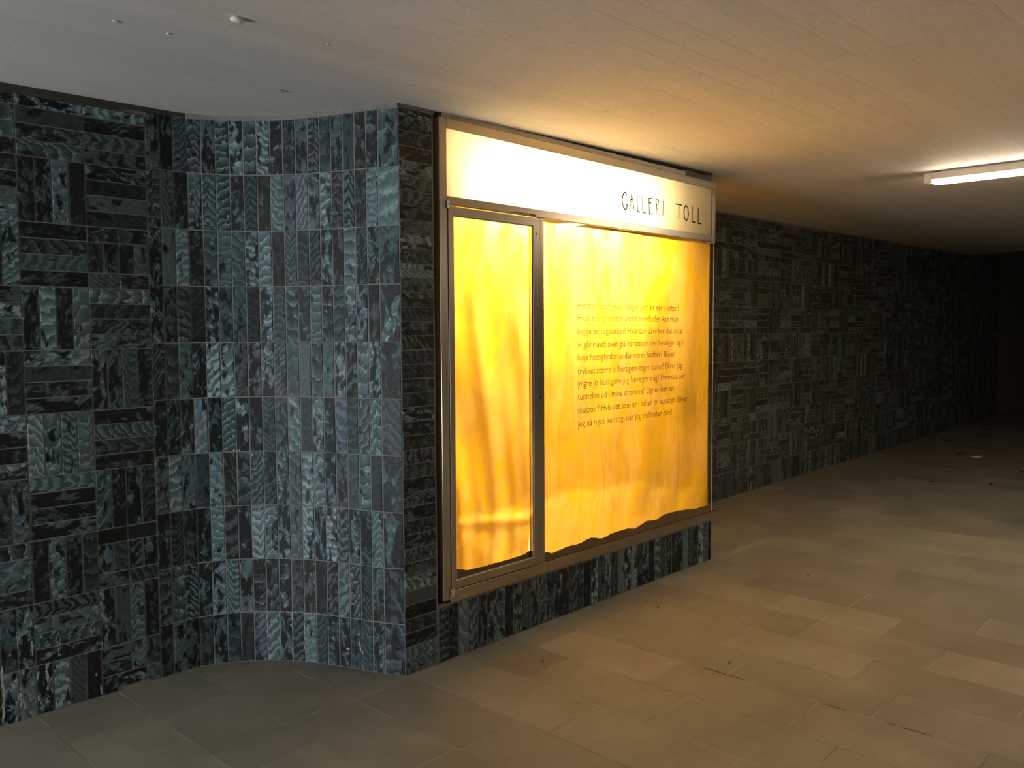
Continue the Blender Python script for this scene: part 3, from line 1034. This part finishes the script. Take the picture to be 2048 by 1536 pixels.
# dark ragged strips left along the bottom of each pane
RE = [(3.288, .36), (3.314, 0.371), (3.366, 0.355), (3.479, 0.365), (3.603, 0.364), (3.692, 0.378), (3.801, 0.355), (3.896, 0.367), (4.047, 0.37), (4.115, 0.355),
      (4.242, 0.38), (4.349, 0.37), (4.42, 0.389), (4.571, 0.389), (4.794, 0.369), (4.971, 0.367)]
DE = [(2.640, .42), (2.682, 0.414), (2.736, 0.396), (2.805, 0.391), (2.939, 0.389), (3.127, 0.388), (3.217, 0.407), (3.25, .412)]
def ragged(pts, amp):
    out = []
    for (xa, za), (xb, zb) in zip(pts, pts[1:]):
        k = max(2, int((xb - xa) / 0.012))
        for i in range(k):
            t = i / k
            out.append((xa + (xb - xa) * t, za + (zb - za) * t + random.uniform(-amp, amp)))
    out.append(pts[-1])
    return out
for E_, nm in ((RE, 'r'), (DE, 'd')):
    mb = MB()
    P = ragged(E_, 0.0022)
    z0 = 0.302 if nm == 'd' else 0.302
    for (xa, za), (xb, zb) in zip(P, P[1:]):
        mb.quad((xa, 2.8795, z0), (xb, 2.8795, z0), (xb, 2.8795, zb), (xa, 2.8795, za))
        mb.quad((xa, 2.8815, z0), (xb, 2.8815, z0), (xb, 2.8815, zb), (xa, 2.8815, za))
        mb.quad((xa, 2.8795, za), (xb, 2.8795, zb), (xb, 2.8815, zb), (xa, 2.8815, za))
    s_ = mb.build('bottom_strip', [BROWN], case if nm == 'r' else door, weld=False)
    s_['label'] = 'dark brown strip with ragged upper edge behind the glass'

# the yellow plastic sheets hanging just behind the glass
def sheet(x0, x1, z0, z1, nx, nz, yfun):
    mb = MB()
    g = [[(x0 + (x1 - x0) * i / nx, yfun(x0 + (x1 - x0) * i / nx, z0 + (z1 - z0) * j / nz), z0 + (z1 - z0) * j / nz)
          for i in range(nx + 1)] for j in range(nz + 1)]
    for j in range(nz):
        for i in range(nx):
            mb.quad(g[j][i], g[j][i + 1], g[j + 1][i + 1], g[j + 1][i])
    return mb
def y_door(x, z):
    u = x - 2.65
    t = max(0, min(1, (2.0 - z) / 1.3))
    d = 0.030 + 0.009 * math.sin(u * 26 + (z - 1) * 9 * (0.6 - u)) * (0.4 + 0.6 * t)
    d += 0.005 * math.sin(u * 61 + z * 14.0 * (0.8 - u) + 1.3) * t + 0.004 * math.sin(z * 9 + u * 12)
    fold = 0.012 * math.exp(-((z - 0.62 + 0.12 * u) / 0.03) ** 2)
    zb = 0.60 + 0.10 * u + 0.012 * math.sin(u * 15)
    if z < zb:
        d += 0.05 * (zb - z) / 0.3 + 0.004 * min(1, (zb - z) / .05) * math.sin(u * 18 + z * 22)
    return 2.884 + max(0.004, d + fold)
def y_pane(x, z):
    u = x - 3.3
    d = 0.012 + 0.004 * math.sin(u * 7 + z * 1.5) + 0.003 * math.sin(u * 17 - z * 2.2)
    zb = 0.60 + 0.05 * math.sin(u * 2.6 + 0.6) + 0.015 * math.sin(u * 9) - 0.10 * max(0, u - 1.0)
    if z < zb:
        k = min(1.0, (4.96 - x) / 0.25)
        d += k * (0.003 * math.sin(u * 23) * min(1, (zb - z) / .05) + 0.05 * (zb - z) / 0.3)
    return 2.884 + max(0.003, d)
f1 = sheet(2.612, 3.262, 0.304, 2.085, 90, 150, y_door).build('plastic_sheet', [FILM], None, smooth=True)
tag(f1, 'creased yellow plastic sheet hanging behind the narrow glass door', 'plastic sheet', 'yellow plastic sheets inside the display case')
f2 = sheet(3.275, 4.971, 0.304, 2.085, 120, 110, y_pane).build('plastic_sheet', [FILM], None, smooth=True)
tag(f2, 'smooth yellow plastic sheet hanging behind the wide fixed pane', 'plastic sheet', 'yellow plastic sheets inside the display case')

mb = MB()
for j in range(30):
    for i in range(14):
        q4 = []
        for a_, b_ in ((i, j), (i + 1, j), (i + 1, j + 1), (i, j + 1)):
            yy, zz = 2.91 + (3.64 - 2.91) * a_ / 14, 0.304 + 1.78 * b_ / 30
            q4.append((4.966 + 0.002 * math.sin(yy * 20 + zz * 3), yy, zz))
        mb.quad(*q4)
f3 = mb.build('plastic_sheet', [FILM], None, smooth=True)
tag(f3, 'yellow plastic sheet behind the short glass side at the right end of the case', 'plastic sheet', 'yellow plastic sheets inside the display case')

# fluorescent tubes inside the case, up behind the sign
def lamp_tube(x0, x1, y, z):
    mb = MB()
    cyl(mb, (x0, y, z), 0.013, x1 - x0, 'x', 12, 0)
    o = mb.build('lamp_tube', [TUBE], case, smooth=False)
    mb = MB()
    cyl(mb, (x0 - .02, y, z), 0.014, 0.02, 'x', 12, 0)
    cyl(mb, (x1, y, z), 0.014, 0.02, 'x', 12, 0)
    mb.box(x0 - .02, x1 + .02, y + .018, y + .05, z - .02, z + .05)
    mb.build('tube_holder', [WHITE], o)
lamp_tube(2.80, 4.00, 3.04, 2.17)
lamp_tube(3.10, 4.35, 3.14, 2.22)

# ------------------------------------------------------------------ ceiling batten
LX, LY0, LY1 = 6.02, 0.62, 1.905
LZ = zc(LX)
bat = empty('batten_light', (LX, (LY0 + LY1) / 2, LZ), 'lit white batten light fixed under the ceiling at the right', 'ceiling light')
mb = MB()
mb.box(LX - .036, LX + .036, LY0 + .03, LY1 - .045, LZ - .052, LZ - .008)
mb.box(LX - .018, LX + .018, LY0 + .08, LY1 - .10, LZ - .008, LZ - .0005)
mb.build('housing', [PLAST], bat, bevel=.002)
for ya, yb in ((LY1 - .047, LY1), (LY0, LY0 + .032)):
    mb = MB()
    mb.box(LX - .039, LX + .039, ya, yb, LZ - .072, LZ - .006)
    mb.build('end_cap', [PLAST], bat, bevel=.003)
mb = MB()
prof = [(-.024, -.050)] + [(-.026 * math.cos(a), -.058 - .028 * math.sin(a)) for a in [i * math.pi / 10 for i in range(11)]] + [(.024, -.050)]
def ring(y, k):
    return [Vector((LX + p[0] * k, y, LZ - .050 + (p[1] + .050) * k)) for p in prof]
ys = [(LY0 + .033, 0.9), (LY0 + .045, 1.0), (LY1 - .075, 1.0), (LY1 - .058, .93), (LY1 - .049, .75)]
R_ = [ring(y, k) for y, k in ys]
for a, b in zip(R_, R_[1:]):
    for i in range(len(prof) - 1):
        mb.quad(a[i], a[i + 1], b[i + 1], b[i])
mb.poly(R_[0])
mb.poly(list(reversed(R_[-1])))
mb.build('diffuser', [BATTEN], bat, smooth=False)

# ------------------------------------------------------------------ small things on ceiling and floor
def lump(x, y, r, name, label, cat, mat, sx=1.0, h=0.5):
    import bmesh
    bm = bmesh.new()
    bmesh.ops.create_icosphere(bm, subdivisions=2, radius=r)
    for v in bm.verts:
        k = random.uniform(0.85, 1.12)
        v.co = Vector((v.co.x * sx * k, v.co.y * k, v.co.z * h * k))
    me = bpy.data.meshes.new(name)
    bm.to_mesh(me)
    bm.free()
    me.materials.append(mat)
    for p in me.polygons:
        p.use_smooth = True
    o = bpy.data.objects.new(name, me)
    COL.objects.link(o)
    o.location = (x, y, zc(x) - r * h * 0.6)
    tag(o, label, cat, 'plaster lumps on the ceiling')
    return o
WPL = simple('white_plaster', (0.8, 0.78, 0.74), 0.7)
lump(1.363, 2.418, 0.015, 'plaster_lump', 'largest white plaster lump sticking out of the ceiling at the left', 'plaster lump', WPL, 1.5, 0.7)
lump(1.276, 2.695, 0.006, 'plaster_lump', 'tiny pale plaster lump on the ceiling left of the largest lump', 'plaster lump', WPL)
lump(1.70, 2.436, 0.005, 'plaster_lump', 'tiny pale plaster lump on the ceiling right of the largest lump', 'plaster lump', WPL)
lump(1.117, 2.698, 0.008, 'plaster_lump', 'flat grey plaster lump on the ceiling, leftmost of the lumps', 'plaster lump', CEIL, 1.8, .3)
mb = MB()
mb.box(-.016, .016, -.0025, .0025, -.003, 0)
cyl(mb, (-.006, 0, -.012), .003, .012, 'z', 10)
mb.v = [(x + 1.904, y + 3.03, z + zc(1.904)) for x, y, z in mb.v]
tag(mb.build('metal_anchor', [simple('old_zinc', (0.35, 0.34, 0.33), .4, .7)]), 'small metal anchor sticking out of the ceiling above the curved wall', 'anchor')

def leaf(x, y, L, W, rot, name, label, cat, mat, curl=0.25):
    mb = MB()
    n = 8
    L_, R2 = [], []
    for i in range(n + 1):
        t = i / n
        w = W / 2 * math.sin(math.pi * min(1, t * 0.96 + 0.02)) ** 0.7 * random.uniform(0.75, 1.15)
        z = 0.003 + curl * L * (t - 0.5) ** 2 + 0.002 * random.random()
        L_.append((L * (t - .5), -w, z + curl * W * .5))
        R2.append((L * (t - .5), w, z + curl * W * .4 * random.random()))
    C_ = [(L * (i / n - .5), 0, 0.002 + curl * L * (i / n - 0.5) ** 2) for i in range(n + 1)]
    for i in range(n):
        mb.quad(L_[i], L_[i + 1], C_[i + 1], C_[i])
        mb.quad(C_[i], C_[i + 1], R2[i + 1], R2[i])
    o = mb.build(name, [mat], None, weld=True)
    md = o.modifiers.new('thick', 'SOLIDIFY')
    md.thickness = 0.0012
    md.offset = 1
    o.location = (x, y, 0.0012)
    o.rotation_euler = (0, 0, rot)
    return tag(o, label, cat, 'dead leaves on the floor' if cat == 'leaf' else None)
leaf(14.2, 3.55, .16, .05, 2.3, 'dead_leaf', 'dark leaf on the floor closest to the far end of the tiled wall', 'leaf', LEAF)
leaf(13.33, 3.358, .15, .05, 2.2, 'dead_leaf', 'long dark leaf on the far floor, second from the far end', 'leaf', LEAF)
leaf(12.42, 3.573, .08, .05, 1.2, 'dead_leaf', 'small dark leaf on the floor near the foot of the far wall', 'leaf', LEAF)
leaf(11.239, 3.089, .08, .04, 2.3, 'dead_leaf', 'dark leaf lying just left of the crumpled paper', 'leaf', LEAF)
leaf(10.993, 2.847, .13, .06, 2.2, 'crumpled_paper', 'pale crumpled paper scrap on the far floor', 'litter', PAPER, .5)
leaf(9.005, 2.724, .05, .03, 1.0, 'dead_leaf', 'small brown leaf mid floor right of the display case', 'leaf', LEAF)
leaf(9.24, 2.249, .05, .035, .3, 'dead_leaf', 'small brown leaf on the floor near the right edge', 'leaf', LEAF)
leaf(10.268, 2.20, .08, .035, 2.0, 'dead_leaf', 'dark leaf at the right edge of the view', 'leaf', LEAF)
leaf(5.034, 2.228, .02, .012, 1.0, 'dead_leaf', 'tiny dark leaf fragment on the open floor right of the plinth end', 'leaf', LEAF)
leaf(3.451, 1.893, .018, .009, .7, 'dead_leaf', 'tiny dark leaf fragment beside the open floor joint', 'leaf', LEAF)
leaf(3.895, 2.571, .014, .010, .7, 'dead_leaf', 'tiny dark leaf fragment in front of the plinth middle', 'leaf', LEAF)
leaf(2.885, 2.53, .014, .010, .7, 'dead_leaf', 'tiny dark leaf fragment near the left end of the plinth', 'leaf', LEAF)
